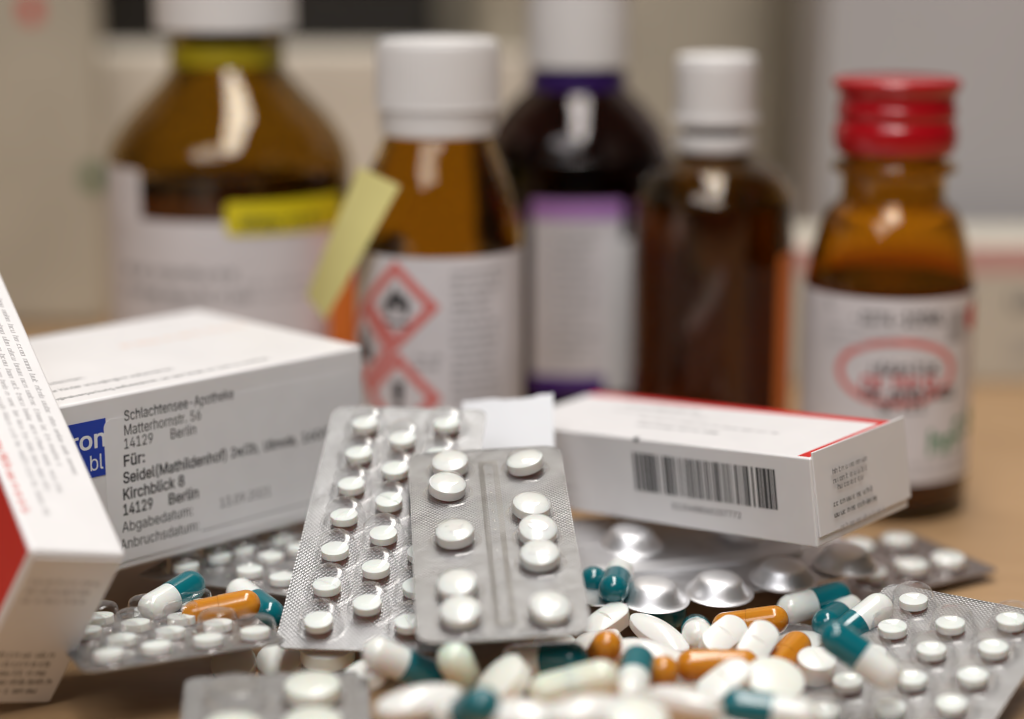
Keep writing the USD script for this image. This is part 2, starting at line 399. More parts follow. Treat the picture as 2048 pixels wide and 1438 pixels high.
dia = lambda h, b: Polygon([(h, 0), (0, h), (-h, 0), (0, -h)]).difference(Polygon([(h - b, 0), (0, h - b), (b - h, 0), (0, b - h)]))
flame = Polygon([(-3.4, -1.6), (-4.0, .4), (-2.9, 2.2), (-2.3, 1.2), (-1.7, 3.0), (-.4, 5.4), (.6, 3.2), (1.4, 3.9), (2.6, 2.0), (3.2, 2.6), (4.0, .2), (3.3, -1.8), (1.6, -2.9), (2.0, -1.2), (1.0, .4), (.4, -.6), (-.4, 1.0), (-1.4, -.8), (-1.4, -2.6)])
flame = flame.union(sbox(-3.6, -5.0, 3.6, -4.1))
bang = Point(0, -3.6).buffer(1.2).union(Polygon([(-1.1, -1.6), (1.1, -1.6), (1.7, 4.2), (-1.7, 4.2)]))
torso = Polygon([(-3.4, -4), (3.4, -4), (3.0, .2), (1.2, 1.4), (-1.2, 1.4), (-3.0, .2)]).union(Point(0, 3).buffer(1.7))
zm = z_of(612, 538)
for k, (dx, dz, sym) in enumerate([(0, 0, flame), (.4, -25.6, bang), (-12.9, -12.8, torso)]):
    pg = part(lab, 'hazard_diamond', wrap(affinity.translate(dia(12.6, 4.0), -11.6 + dx, zm + dz), R, .20, .07, 1.2), 'soft_red', False)
    part(lab, 'hazard_symbol', wrap(affinity.translate(affinity.scale(sym, 1.05, 1.05, origin=(0, 0)), -11.6 + dx, zm + dz - .3), R, .21, .07, 1.2), 'black', False)
rows = joined(dashes(17, 17, 2.45, (1.2, 4), .5, .55, .35, seed=31)); rows.apply_translation((4.2, z_of(538, 538), .2)); part(lab, 'print_lines', bend(rows, R), 'grey', False)
rows = joined(dashes(9, 2, 2.6, (1.2, 4), .5, .6, .2, seed=32)); rows.apply_translation((-6, z_of(706, 538), .2)); part(lab, 'print_lines', bend(rows, R), 'grey', False)

# 3: dark bottle with violet ring
BX, BY, R = 20.8, 642.0, 30.6
t = thing('dark_bottle', 'very dark brown bottle with violet neck ring and lilac topped label', 'bottle', (BX, BY, 0))
vessel(t, [(0, 0), (0, 0), (26, 0), (26, 0), (29.4, 1.2), (30.5, 4), (30.5, 50), (30.5, z_of(330, BY)), (29.9, z_of(298, BY)), (27.2, z_of(255, BY)), (22.0, z_of(212, BY)), (16.6, z_of(180, BY)), (14.2, z_of(168, BY)), (13.6, z_of(150, BY)), (13.4, z_of(100, BY))], 2.0, z_of(300, BY), 'amber_dark', 'syrup_dark')
part(t, 'neck_ring', lathe([(14.4, z_of(176, BY)), (15.6, z_of(176, BY)), (15.8, z_of(166, BY)), (15.2, z_of(140, BY)), (13.9, z_of(140, BY))], 72), 'ring_violet', 40)
zc = z_of(132, BY)
part(t, 'cap', ribbed(smooth_profile([(13.8, zc), (13.8, zc), (15.8, zc), (16.3, zc + .7), (16.3, zc + 3), (16.1, zc + 23), (15.2, zc + 24.5), (0, zc + 25), (0, zc + 25)]), 60, .2), 'cap_plastic', 50)
zt, zb = z_of(400, 613), z_of(782, 613)
lab = part(t, 'label', wrap(rect_poly(29, zt - zb, 1.2, -15.2, zb), R, .06, .12, 2), 'label', 40)
part(lab, 'lilac_band', wrap(rect_poly(29, 6.2, 1.0, -15.2, zt - 6.2), R, .2, .07, 2), 'lilac', 40)
part(lab, 'violet_band', wrap(rect_poly(29, 5.2, .6, -15.2, zb), R, .2, .07, 2), 'violet', 40)
rows = joined(dashes(15, 15, 2.9, (1.2, 4), .6, .5, .35, seed=41)); rows.apply_translation((-7.5, zt - 9, .2)); part(lab, 'print_lines', bend(rows, R), 'grey', False)
part(lab, 'peeled_flap', wrap(rect_poly(13.0, z_of(483, 608) - zb, 2.0, 8.3, zb), R + 3.2, 0, .25, 2), 'sticker', 40, label='white label flap with rounded corner standing off the bottle')

# 4: small amber dropper bottle
BX, BY, R = 59.6, 588.0, 23.9
t = thing('amber_bottle', 'amber dropper bottle with slim white ribbed cap and orange label edge', 'bottle', (BX, BY, 0))
vessel(t, [(0, 0), (0, 0), (19, 0), (19, 0), (22.9, 1.2), (23.9, 4), (23.9, 40), (23.9, z_of(425, BY)), (23.1, z_of(382, BY)), (19.6, z_of(345, BY)), (14.4, z_of(322, BY)), (10.4, z_of(309, BY)), (9.6, z_of(296, BY)), (9.4, z_of(240, BY))], 1.6, z_of(400, BY), 'amber_deep', 'syrup')
c = part(t, 'cap', ribbed(smooth_profile([(9.8, z_of(247, BY)), (9.8, z_of(247, BY)), (12.0, z_of(247, BY)), (12.4, z_of(243, BY)), (12.4, z_of(232, BY)), (11.8, z_of(226, BY)), (11.8, z_of(140, BY)), (11.4, z_of(122, BY)), (10.2, z_of(110, BY)), (0, z_of(107, BY)), (0, z_of(107, BY))]), 44, .22), 'cap_plastic', 50)
part(c, 'tamper_ring', lathe(smooth_profile([(9.8, z_of(300, BY)), (9.8, z_of(300, BY)), (11.2, z_of(300, BY)), (11.8, z_of(294, BY)), (11.8, z_of(272, BY)), (11.2, z_of(267, BY)), (9.8, z_of(267, BY)), (9.8, z_of(267, BY))]), 72), 'cap_plastic', 50)
zt = z_of(500, 582)
lab = part(t, 'label', wrap(rect_poly(26, zt - 5, 1, 19.5, 5), R, .06, .12, 1.5), 'orange_ink', 40, label='orange edge of the label on the right side')
part(lab, 'cream_margin', wrap(rect_poly(15, zt - 5.2, .5, 30.5, 5.1), R, .2, .1, 1.5), 'pale_card', 40)

# 5: red capped bottle
BX, BY, R = 106.7, 557.0, 23.9
t = thing('red_capped_bottle', 'amber bottle with bright red ribbed screw cap at the right', 'bottle', (BX, BY, 0))
vessel(t, [(0, 0), (0, 0), (19.5, 0), (19.5, 0), (22.6, 1.4), (23.9, 5), (23.9, 30), (23.9, z_of(610, BY)), (23.6, z_of(565, BY)), (21.6, z_of(490, BY)), (19.0, z_of(432, BY)), (16.6, z_of(408, BY)), (14.9, z_of(399, BY)), (14.4, z_of(388, BY)), (14.4, z_of(352, BY)), (14.9, z_of(347, BY)), (17.1, z_of(340, BY)), (17.3, z_of(330, BY)), (16.6, z_of(322, BY)), (14.6, z_of(318, BY)), (14.2, z_of(300, BY)), (14.2, z_of(180, BY))], 1.8, z_of(555, BY), 'amber_red', 'syrup')
zz = lambda y: z_of(y, BY)
part(t, 'cap', lathe(smooth_profile([(14.5, zz(302)), (14.5, zz(302)), (15.8, zz(304)), (16.4, zz(296)), (17.0, zz(282)), (17.0, zz(256)), (16.2, zz(243)), (16.0, zz(236)), (16.5, zz(228)), (16.6, zz(215)), (16.1, zz(206)), (16.0, zz(190)), (16.6, zz(182)), (17.5, zz(172)), (17.6, zz(164)), (17.0, zz(157)), (15.5, zz(155)), (14.8, zz(158)), (0, zz(158)), (0, zz(158))]), 96), 'cap_red', 60)
zt = z_of(598, 534)
lab = part(t, 'label', wrap(rect_poly(104, zt - 11.5, 1.2, -60, 11.5), R, .06, .12, 2), 'label', 40)
Z = lambda y: z_of(y, 534)


def on_bottle(mesh, m, name, lift=.2):
    mesh = mesh.copy(); mesh.apply_translation((0, 0, lift)); return part(lab, name, bend(mesh, R), m, False)


on_bottle(text('- 0274 -', 3.6, 14, True, -14.5, Z(650)), 'black', 'lettering')
on_bottle(text('100ML', 4.0, 12.0, True, -.2, Z(652)), 'black', 'lettering')
on_bottle(text('L', 3.4, 1.6, False, -22, Z(628)), 'grey', 'lettering')
for k, (x, y, w_, n, h_) in enumerate([(-22, 655, 24, 3, 2.3), (2, 668, 10, 1, 1.8)]):
    on_bottle(joined(dashes(w_, n, h_, (1, 4), .5, .6, .2, x=x, y=Z(y), seed=50 + k)), 'pale_grey', 'print_lines')
on_bottle(flat(rect_poly(8.0, 9.0, .6, 13.0, Z(692)), .05, 0, 1.5), 'pale_grey', 'grey_field', .16)
on_bottle(flat(affinity.rotate(affinity.scale(Point(25.2, Z(648)).buffer(4), .95, 1.0), 30), .05, 0, 1.0), 'red', 'red_emblem', .16)
cx, cz = -1.2, Z(745)
oval = affinity.scale(Point(0, 0).buffer(1, quad_segs=24), 17.5, 9.6).difference(affinity.scale(Point(0, 0).buffer(1, quad_segs=24), 15.3, 7.6))
on_bottle(flat(affinity.translate(oval, cx, cz), .05, 0, 1.5), 'soft_red', 'red_oval', .16)
for k, (w_, x, y, hh, m_, lf) in enumerate([(23, -8.5, 722, 5.4, 'black', .26), (21, -11, 743, 7.5, 'red', .24), (28, -10.5, 771, 6.2, 'black', .28), (14, -6, 800, 5.0, 'black', .26), (14, 8.5, 862, 11, 'green', .2), (16, 17.5, 832, 12, 'green', .24)]):
    on_bottle(joined(dashes(w_, 1, hh, (5, 12), 1.2, .66, 0, x=x, y=Z(y), seed=150 + k)), m_, 'lettering', lf)
on_bottle(joined(dashes(30, 2, 2.6, (1.5, 5), .6, .5, .2, x=0, y=Z(925), seed=58)), 'pale_grey', 'print_lines')

# sticky note standing off the bottle, and the red carton behind it
pts = [at_depth(718, 333, 541), at_depth(800, 372, 537), at_depth(650, 640, 545), at_depth(612, 590, 556)]
t = thing('sticky_note', 'pale yellow paper tab stuck slantwise between two amber bottles', 'sticky note', pts[2])
N = 9; g = []
for i in range(N + 1):
    for j in range(N + 1):
        u, v = j / N, i / N
        a = pts[0] * (1 - u) + pts[1] * u; b = pts[3] * (1 - u) + pts[2] * u
        q = a * (1 - v) + b * v; q = q + np.array([0, -2.2 * math.sin(math.pi * v), 0]); g.append(q - pts[2])
g = np.array(g); back = g + np.array([0, .25, 0]); V = np.vstack([g, back]); F = []
for i in range(N):
    for j in range(N):
        a, b, c_, d_ = i * (N + 1) + j, i * (N + 1) + j + 1, (i + 1) * (N + 1) + j + 1, (i + 1) * (N + 1) + j; o = (N + 1) ** 2
        F += [[a, c_, b], [a, d_, c_], [a + o, b + o, c_ + o], [a + o, c_ + o, d_ + o]]
edge = [j for j in range(N + 1)] + [i * (N + 1) + N for i in range(1, N + 1)] + [N * (N + 1) + j for j in range(N - 1, -1, -1)] + [i * (N + 1) for i in range(N - 1, 0, -1)]
for k in range(len(edge)):
    a, b = edge[k], edge[(k + 1) % len(edge)]; o = (N + 1) ** 2
    F += [[a, b, b + o], [a, b + o, a + o]]
part(t, 'paper_tab', trimesh.Trimesh(V, F, process=False), 'sticky', 40)
t, w, d = carton('red_carton', 'small orange red carton upright between two amber bottles', -55.5, -34.5, 593, 604, 66, 'orange_ink', .6)
part(t, 'closing_flap', slab(-w + .6, w - .6, -d - .15, -d, 58, 65), 'red', False)

# ------------------------------------------------------------------ medicine boxes
# A: white box with a pharmacy sticker
sA = .963
pA, MA = EYEP + sA * (np.array([-116.61, 437.41, 10.95]) - EYEP), np.array([[.7017, -.7125, 0], [.7125, .7017, 0], [0, 0, 1.0]])
u0, LA, DA, HA = 15.0, 110.0 * sA, 71.6 * sA, 43.7 * sA
orgA = pA + MA @ np.array([u0, 0, 0]); LA -= u0
t = thing('medicine_box', 'white medicine box with printed pharmacy address sticker and blue patch', 'box', orgA, MA)
bx = part(t, 'carton_body', round_box(0, LA, 0, DA, 0, HA, .9), 'paper', 40)
part(t, 'end_flap', round_box(LA, LA + .35, 1.5, DA - 1.5, 1.2, HA - .9, .16), 'paper', 40)
part(t, 'end_flap', round_box(-.35, 0, 1.5, DA - 1.5, 1.2, HA - .9, .16), 'paper', 40)
FA = MA @ FACE                                             # the front face's drawing axes in the world
onA = lambda px, py: on_plane(px, py, orgA, FA)            # -> (along, up)
onT = lambda px, py: on_plane(px, py, orgA + np.array([0, 0, HA]), MA)


def front_text(s, p0, p1, h, bold, m='black', parent=None, lift=.12):
    a, b = onA(*p0), onA(*p1)
    return part(parent, 'lettering', text(s, h, b[0] - a[0], bold), m, False, T=(FACE, (a[0], -lift - .05, a[1])))


s0 = onA(205, 814); s1 = onA(250, 1112)
stk = part(t, 'address_sticker', flat(rect_poly(LA - 2.0 - s0[0], HA - 5.4 - 2.2, 2.0), .08), 'sticker', 40, T=(FACE, (s0[0], -.10, 2.2)))
hB = 2.25
front_text('Schlachtensee-Apotheke', (248, 842), (466, 796), 2.45, False, parent=stk)
front_text('Matterhornstr. 56', (248, 871), (401, 838), 2.45, False, parent=stk)
front_text('14129', (248, 898), (305, 885), 2.45, False, parent=stk)
front_text('Berlin', (341, 878), (391, 867), 2.45, False, parent=stk)
front_text('Für:', (247, 933), (289, 925), 2.6, True, parent=stk)
front_text('Seidel(Mathildenhof)', (246, 967), (452, 918), 2.6, True, parent=stk)
front_text('2w/2b,', (462, 915), (516, 903), 2.4, True, parent=stk)
front_text('Ullmode,', (527, 902), (592, 888), 2.4, True, parent=stk)
front_text('160/0', (604, 885), (660, 873), 2.4, True, parent=stk)
front_text('Kirchblick 8', (246, 1000), (368, 971), 2.6, True, parent=stk)
front_text('14129', (246, 1031), (305, 1017), 2.6, True, parent=stk)
front_text('Berlin', (337, 1009), (396, 995), 2.6, True, parent=stk)
front_text('Abgabedatum:', (244, 1065), (384, 1030), 2.45, False, parent=stk)
front_text('13.09.2021', (440, 1015), (540, 990), 2.3, False, 'grey', parent=stk)
front_text('Anbruchsdatum:', (240, 1100), (397, 1062), 2.45, False, parent=stk)
a, b = onA(403, 1062), onA(640, 1004); part(stk, 'printed_line', slab(a[0], b[0], 0, .18, 0, .04), 'grey', False, T=(FACE, (0, -.17, a[1])))
b0 = onA(199, 838); bl = part(t, 'blue_patch', slab(.8, s0[0] + .6, onA(199, 952)[1], b0[1], 0, .05), 'blue', False, T=(FACE, (0, -.055, 0)))
a = onA(199, 893); part(bl, 'lettering', text('tron', 4.1, 11.5, True, depth=.03), 'white_ink', False, T=(FACE, (s0[0] - 11.2, -.088, a[1])))
a = onA(199, 938); part(bl, 'lettering', text('bl', 3.6, 3.4, False, depth=.03), 'white_ink', False, T=(FACE, (s0[0] - 4.0, -.088, a[1])))


def top_text(s, p0, p1, h, m='grey'):
    a, b = onT(*p0), onT(*p1)
    if s: part(t, 'lettering', text(s, h, b[0] - a[0], False, depth=.03), m, False, T=(np.eye(3), (a[0], a[1], HA + .01)))


top_text('beachten.', (100, 770), (172, 756), 2.0)
top_text('ür Kinder unzugänglich aufbewahren.', (106, 785), (347, 737), 2.0)
top_text('Originalverpackung aufbewahren, um den Inhalt vor Licht zu schützen', (100, 804), (532, 716), 2.0)
a, b = onT(245, 694), onT(520, 642); part(t, 'print_lines', dashes(b[0] - a[0], 1, 5.5, (3, 9), 1.5, .8, .05, seed=61, depth=.03), 'faint_orange', False, T=(np.eye(3), (a[0], a[1] + 3, HA + .01)))
a = onA(360 + 100, 838); part(stk, 'faint_stamp', flat(rect_poly(7, 5, 1), .02), 'faint_orange', False, T=(FACE, (a[0] + 1, -.13, a[1] - 2)))

# B: flat white box with red border and barcode
pB = np.array([-.78, 506.52, 15.03]); MB = np.array([[.7014, .7047, -.1072], [-.7063, .7074, .0286], [.096, .0557, .9938]])
U_, _, V_ = np.linalg.svd(MB); MB = U_ @ V_
LB, DB, HB = 100.3, 36.5, 21.1
t = thing('medicine_box', 'flat white medicine box with red border and black barcode', 'box', pB, MB)
part(t, 'carton_body', round_box(0, LB, 0, DB, 0, HB, .5), 'paper', 40)
part(t, 'end_flap', round_box(LB + .1, LB + .6, .8, DB + .6, .2, HB - .9, .2), 'paper', 40, label='end flap slightly ajar along its upper edge', T=(eul(0, 0, -1.2), (0, 0, 0)))
part(t, 'flap_gap', slab(LB - .45, LB + .12, 1.2, DB - 1.0, HB - .7, HB + .03), 'black', False)
FB = MB @ FACE
onB = lambda px, py: on_plane(px, py, pB, FB)
onBT = lambda px, py: on_plane(px, py, pB + MB @ np.array([0, 0, HB]), MB)
a, b = onB(1273, 985), onB(1560, 1018); tp = onB(1273, 905)[1]; bt = onB(1273, 980)[1]
r = random.Random(5); bars = []; x = a[0]
while x < b[0] - .2:
    w_ = r.choice([.28, .28, .56, .56, .84, 1.1]); bars.append((x, min(x + w_, b[0]))); x += w_ + r.choice([.28, .28, .56, .84])
for x0, x1 in bars:
    part(t, 'barcode_bar', slab(x0, x1, bt, tp, 0, .04), 'bar_ink', False, T=(FACE, (0, -.05, 0)))
a = onB(1345, 1012); b2 = onB(1482, 1030); part(t, 'lettering', text('0120488065207772', 1.5, b2[0] - a[0], depth=.03), 'grey', False, T=(FACE, (a[0], -.05, a[1] - .6)))
a = onB(1128, 968); part(t, 'faint_stamp', dashes(4.5, 1, 1.6, (1, 2), .4, .6, 0, seed=63, depth=.03), 'pale_grey', False, T=(FACE, (a[0], -.05, a[1])))
part(t, 'red_border', [slab(.6, LB - .5, DB - 3.6, DB - .5, 0, .05), slab(LB - 4.2, LB - .9, 1.0, DB - 3.6, 0, .05)], 'red', False, T=(np.eye(3), (0, 0, HB + .005)))
a = onBT(1250, 884); part(t, 'edge_notch', slab(a[0] - .6, a[0] + .8, -.06, 1.0, HB - .8, HB + .04), 'black', False)
for k, (x, y, w_, m_) in enumerate([(20, DB - 8, 30, 'grey'), (20, DB - 13, 34, 'pale_grey'), (34, DB - 19, 46, 'pale_grey'), (38, DB - 24, 28, 'grey')]):
    part(t, 'print_lines', dashes(w_, 1, 2.4, (2, 6), .8, .7, .1, seed=70 + k, depth=.03), m_, False, T=(np.eye(3), (x, y, HB + .01)))
EB = np.array([[0, 0, 1], [1, 0, 0], [0, 1, 0]]).astype(float)      # drawing x -> depth, y -> up, z -> out of the right end
for k, (x, z, w_, n, m_) in enumerate([(6.5, 17.2, 14, 2, 'grey'), (8, 13.2, 11, 1, 'grey'), (6.0, 9.6, 17, 1, 'black'), (6.0, 7.0, 18, 1, 'black'), (8, 3.6, 19, 1, 'pale_grey')]):
    part(t, 'print_lines', dashes(w_, n, 2.2, (1.2, 3.2), .5, .6, .1, seed=80 + k, depth=.03), m_, False, T=(EB, (LB + 1.05, x, z)))

# C: box leaning at the left edge of the table
pC = np.array([-95.21, 378.84, 42.36]); MC = np.array([[-.434, .7764, -.457], [.7605, .5877, .2762], [.483, -.2277, -.8455]])
U_, _, V_ = np.linalg.svd(MC); MC = U_ @ V_
LC, VC, WC = 110.0, 21.1, 44.4
t = thing('medicine_box', 'white and red medicine box leaning at the left front edge', 'box', pC, MC)
part(t, 'carton_body', round_box(0, LC, 0, VC, 0, WC, 1.0), 'paper', 40)
part(t, 'red_side', slab(1.0, LC - 1, 0, .06, 1.0, WC - 1), 'red', False, T=(np.eye(3), (0, -.065, 0)))
part(t, 'white_ring', flat(Point(0, 0).buffer(13, quad_segs=20).difference(Point(0, 0).buffer(11.2, quad_segs=20)), .05), 'white_ink', False, T=(np.array([[1., 0, 0], [0, 0, -1], [0, 1, 0]]), (22, -.07, 22)))
part(t, 'end_flap', round_box(-.4, 0, .8, VC - .8, 1.2, WC - 1.2, .18), 'paper', 40)
TC = np.array([[-1, 0, 0], [0, 1, 0], [0, 0, -1]]).astype(float)     # drawing on the long face: x runs down towards the near end, z out
for k, (v, m_, x, w_) in enumerate([(18.2, 'thin_ink', 102, 80), (15.4, 'thin_ink', 100, 74), (12.8, 'thin_ink', 102, 86), (10.2, 'thin_ink', 102, 88), (7.6, 'thin_ink', 100, 92), (3.4, 'soft_red', 98, 90)]):
    part(t, 'print_lines', dashes(w_, 1, 2.3 if m_ != 'soft_red' else 3.2, (2, 6), .9, .62, .04, seed=90 + k, depth=.03), m_, False, T=(TC, (x, v, -.05)))
NC = np.array([[0, 0, -1], [1, 0, 0], [0, -1, 0]]).astype(float)     # drawing on the near end: x across, y up the end
for k, (w0, n, m_, hh) in enumerate([(7, 3, 'pale_grey', 2.6), (28, 5, 'grey', 2.7)]):
    part(t, 'print_lines', dashes(16, n, hh, (1.5, 4), .6, .6, .25, seed=97 + k, depth=.03), m_, False, T=(NC, (-.42, 2.6, w0)))

# ------------------------------------------------------------------ blister packs
def tablet_mesh(rx, ry, band, crown, stadium=False, n=40, text_=None, score=False):
    a = np.linspace(0, 2 * math.pi, n, endpoint=False)
    if stadium:
        s = rx - ry; o = np.stack([np.cos(a) * ry + np.sign(np.cos(a)) * s * np.minimum(1, np.abs(np.cos(a)) * 3), np.sin(a) * ry], 1)
    else:
        o = np.stack([np.cos(a) * rx, np.sin(a) * ry], 1)
    rings = [(.0, -1), (.35, -1), (.62, -1), (.82, -1), (.94, -1), (.985, -1), (1, -2), (1, 2), (.985, 1), (.94, 1), (.82, 1), (.62, 1), (.35, 1), (.0, 1)]
    V, F = [], []
    for s, side in rings:
        z = math.copysign(band / 2 if abs(side) == 2 else band / 2 + .08 + crown * (1 - s ** 2.2), side)
        V.append(np.column_stack([o * max(s, 1e-3), np.full(n, z)]))
    for i in range(len(rings) - 1):
        for j in range(n):
            k = (j + 1) % n
            F += [[i * n + j, i * n + k, (i + 1) * n + k], [i * n + j, (i + 1) * n + k, (i + 1) * n + j]]
    V = np.vstack(V); c0, c1 = len(V), len(V) + 1
    V = np.vstack([V, [[0, 0, V[0, 2]], [0, 0, V[-1, 2]]]]); e = (len(rings) - 1) * n
    for j in range(n):
        k = (j + 1) % n; F += [[c0, k, j], [c1, e + j, e + k]]
    m = trimesh.Trimesh(V, F, process=True)
    if score:
        b = manifold3d.Manifold(manifold3d.Mesh(np.array(m.vertices, np.float32), np.array(m.faces, np.uint32)))
        if b.status() == manifold3d.Error.NoError:
            top = band / 2 + crown + .08
            w = manifold3d.Manifold.cube((1.0, 4 * ry, 1.0), True).rotate((0, 45, 0)).translate((0, 0, top + .28))
            m = joined([b - w])
    if text_:
        g = text(text_, ry * .62, rx * 1.0, True, 0, 0, depth=.5); g.apply_translation((-rx * .5, -ry * .3, band / 2 + crown - .42)); m = joined([m, g])
    return m


def pocket_mesh(r, h, ry=None, draft=.9, wall=.12, n=40):
    prof = [(r + 1.1, .05), (r + .7, .16), (r + .25, .3), (r, .75), (r - draft * .35, h * .5), (r - draft * .7, h - .9), (r - draft - .25, h - .3), (r - draft - .9, h), (r * .4, h + .08), (0, h + .1)]
    m = lathe(prof, n)
    if ry: m.apply_scale((1, ry / r, 1))
    return m


def pack(label, p, M, w, l, pockets, foil='foil', tab=None, pr=(5.0, 4.6), slide=0.0, r=3.0, group=None, extra=None, seed=1, tab_tilt=0.0, warp=0.0, lean=0.0):
    """pockets: (x, y) on the sheet. The sheet lies on local z = 0, pockets rise from it, each with its tablet."""
    t = thing('blister_pack', label, 'blister pack', p, M, group)
    rr = random.Random(seed)
    sh = flat(rect_poly(w, l, r), .35, -.35, 6 if warp else None)

    def wz(m):
        if warp:
            v = np.array(m.vertices); v[:, 2] += warp * ((2 * v[:, 0] / w - 1) ** 2) ; m = trimesh.Trimesh(v, m.faces, process=False)
        return m
    part(t, 'foil_sheet', wz(sh), foil, 30)
    rim = rect_poly(w, l, r).difference(rect_poly(w - .9, l - .9, r - .45, .45, .45))
    part(t, 'pressed_rim', wz(flat(rim, .10, .0)), foil, False)
    for k, q in enumerate(pockets):
        pk = part(t, 'pocket', pocket_mesh(pr[0], pr[1]), 'film', 60, T=(np.eye(3), (q[0], q[1], 0)))
        if tab is None: continue
        one = tab[k % len(tab)] if isinstance(tab, list) else tab
        if one is None: continue
        m, mm, zz_ = one
        ang = rr.uniform(-180, 180)
        off = np.array([rr.uniform(-.3, .3), -slide + rr.uniform(-.3, .3)]) * (1 if slide else .3)
        T = eul(ang, 0) if not tab_tilt else Rot.from_euler('xyz', np.radians([rr.uniform(-tab_tilt, tab_tilt), rr.uniform(-tab_tilt, tab_tilt), ang])).as_matrix()
        if lean: T = eul(0, -lean * rr.uniform(.7, 1.2)) @ T; zz_ = zz_ + .045 * lean
        part(pk, 'tablet', m, mm, 35, T=(T, (q[0] + off[0], q[1] + off[1], zz_)))
    if extra: extra(t)
    return t


small = (tablet_mesh(3.15, 3.15, 1.5, .28, score=False), 'tablet', 1.2)
small_s = (tablet_mesh(3.15, 3.15, 1.5, .28, score=True), 'tablet', 1.2)

# D: the pack with printed coated tablets, in front
pD, MD = np.array([-19.26, 381.99, 21.73]), eul(4.0, 15.2, -2.6)
qs = [(900, 925), (895, 970), (910, 1065), (915, 1168), (922, 1222), (1050, 922), (1062, 1010), (1075, 1058), (1080, 1108), (1100, 1213)]
qs = [on_plane(x, y, pD, MD, 2.4) for x, y in qs]


def d_extra(t):
    g = sbox(-1.3, -32, 1.3, 32).buffer(1.0).difference(sbox(-.5, -31, .5, 31).buffer(.5))
    part(t, 'centre_channel', flat(affinity.translate(g, 18.3, 37), .55, .0), 'film', 30)
    part(t, 'embossed_code', [m.apply_translation((10.5, 3.4, 0)) for m in dashes(17, 1, 2.6, (4, 6), 1.2, .66, 0, seed=140, depth=.22)], 'foil', False)
    for i in range(15): part(t, 'channel_bead', trimesh.creation.icosphere(2, .7), 'film', True, T=(np.diag([.8, 1.3, .7]), (18.3, 9 + i * 3.9, .1)))


coated = [(tablet_mesh(4.25, 4.25, 2.0, .75, n=48), 'coated', 1.9), (tablet_mesh(4.25, 4.25, 2.0, .75, n=48), 'coated', 1.9), (tablet_mesh(4.25, 4.25, 2.0, .75, n=48, text_='AL'), 'coated', 1.9),
          (tablet_mesh(4.25, 4.25, 2.0, .75, n=48), 'coated', 1.9), (tablet_mesh(4.25, 4.25, 2.0, .75, n=48), 'coated', 1.9), (tablet_mesh(4.25, 4.25, 2.0, .75, n=48), 'coated', 1.9),
          (tablet_mesh(4.25, 4.25, 2.0, .75, n=48), 'coated', 1.9), (tablet_mesh(4.25, 4.25, 2.0, .75, n=48, text_='C'), 'coated', 1.9), (tablet_mesh(4.25, 4.25, 2.0, .75, n=48, text_='E'), 'coated', 1.9), (tablet_mesh(4.25, 4.25, 2.0, .75, n=48), 'coated', 1.9)]
pack('front blister pack with two columns of large glossy cream tablets', pD, MD, 35.7, 76, qs, tab=coated, pr=(4.75, 4.2), r=4.0, extra=d_extra, seed=3, tab_tilt=13)

# E: the pack with small tablets in clear cups, behind it
sE = .95; MEe = eul(-6.3, 27.4, -.8); pE = EYEP + sE * (np.array([-54.09, 429.16, 3.06]) - EYEP)
qs = []
for i in range(7):
    qs.append((9.3, 7.2 + 10.75 * i)); qs.append((28.9, 7.2 + 10.75 * i))
    if i < 6: qs.append((19.1, 12.6 + 10.75 * i))
pack('tall leaning blister pack with three columns of small white tablets in clear cups', pE, MEe, 38, 79, qs, tab=[small, small_s], pr=(4.9, 4.7), slide=1.1, seed=4, lean=15)

# F: the same kind of pack flat at the right front
cF, MF = np.array([93.35, 441.74, 9.63]), eul(-33.7, 13.66)
sF = .962; cF = EYEP + sF * (cF - EYEP); pF = cF - MF @ np.array([9.3, 62.5, 1.2])
qs = [(9.3, 62.5 - 11.5 * i) for i in range(6)] + [(20.8, 56.8 - 11.5 * i) for i in range(5)] + [(32.3, 62.5 - 11.5 * i) for i in range(6)]
qs = [q for q in qs if q[1] > 4]
pack('blister pack of small white tablets lying at the right front corner', pF, MF, 41, 70, qs, tab=[small, small_s], pr=(4.9, 4.7), slide=.5, seed=5, lean=5)

# I: left front pack under the capsules
a = at(168, 1346, 15.5); b = at(575, 1297, 14.0); yaw = math.degrees(math.atan2(b[1] - a[1], b[0] - a[0]))
pI, MI = a, eul(yaw, -5)
wI = float(np.linalg.norm(a - b))
qs = [(6.3 + 10.6 * i + (5.3 if j % 2 else 0), 6.2 + 10.0 * j) for j in range(4) for i in range(4 if j % 2 == 0 else 3)]
pack('blister pack of small white tablets under the left orange capsule', pI, MI, wI, 42, qs, tab=[small, small_s], pr=(4.7, 4.7), slide=.4, seed=6)

# J: pack under the sticker box
a = at(275, 1152, 11.5); b = at(560, 1190, 11.5); yaw = math.degrees(math.atan2(b[1] - a[1], b[0] - a[0]))
pJ, MJ = a, eul(yaw, 0)
qs = [on_plane(x, y, pJ, MJ, 1.4) for x, y in [(372, 1133), (437, 1113), (500, 1142), (566, 1157), (486, 1100), (540, 1115), (600, 1098), (618, 1132), (640, 1075), (668, 1108), (690, 1062)]] + [(9, 22), (9 + 12, 34), (45, 30), (33, 42), (58, 38), (70, 46), (52, 49), (76, 34)]
pack('blister pack of small white tablets pinned under the pharmacy sticker box', pJ, MJ, 90, 58, qs, tab=[small], pr=(4.7, 4.6), r=1.0, seed=7)

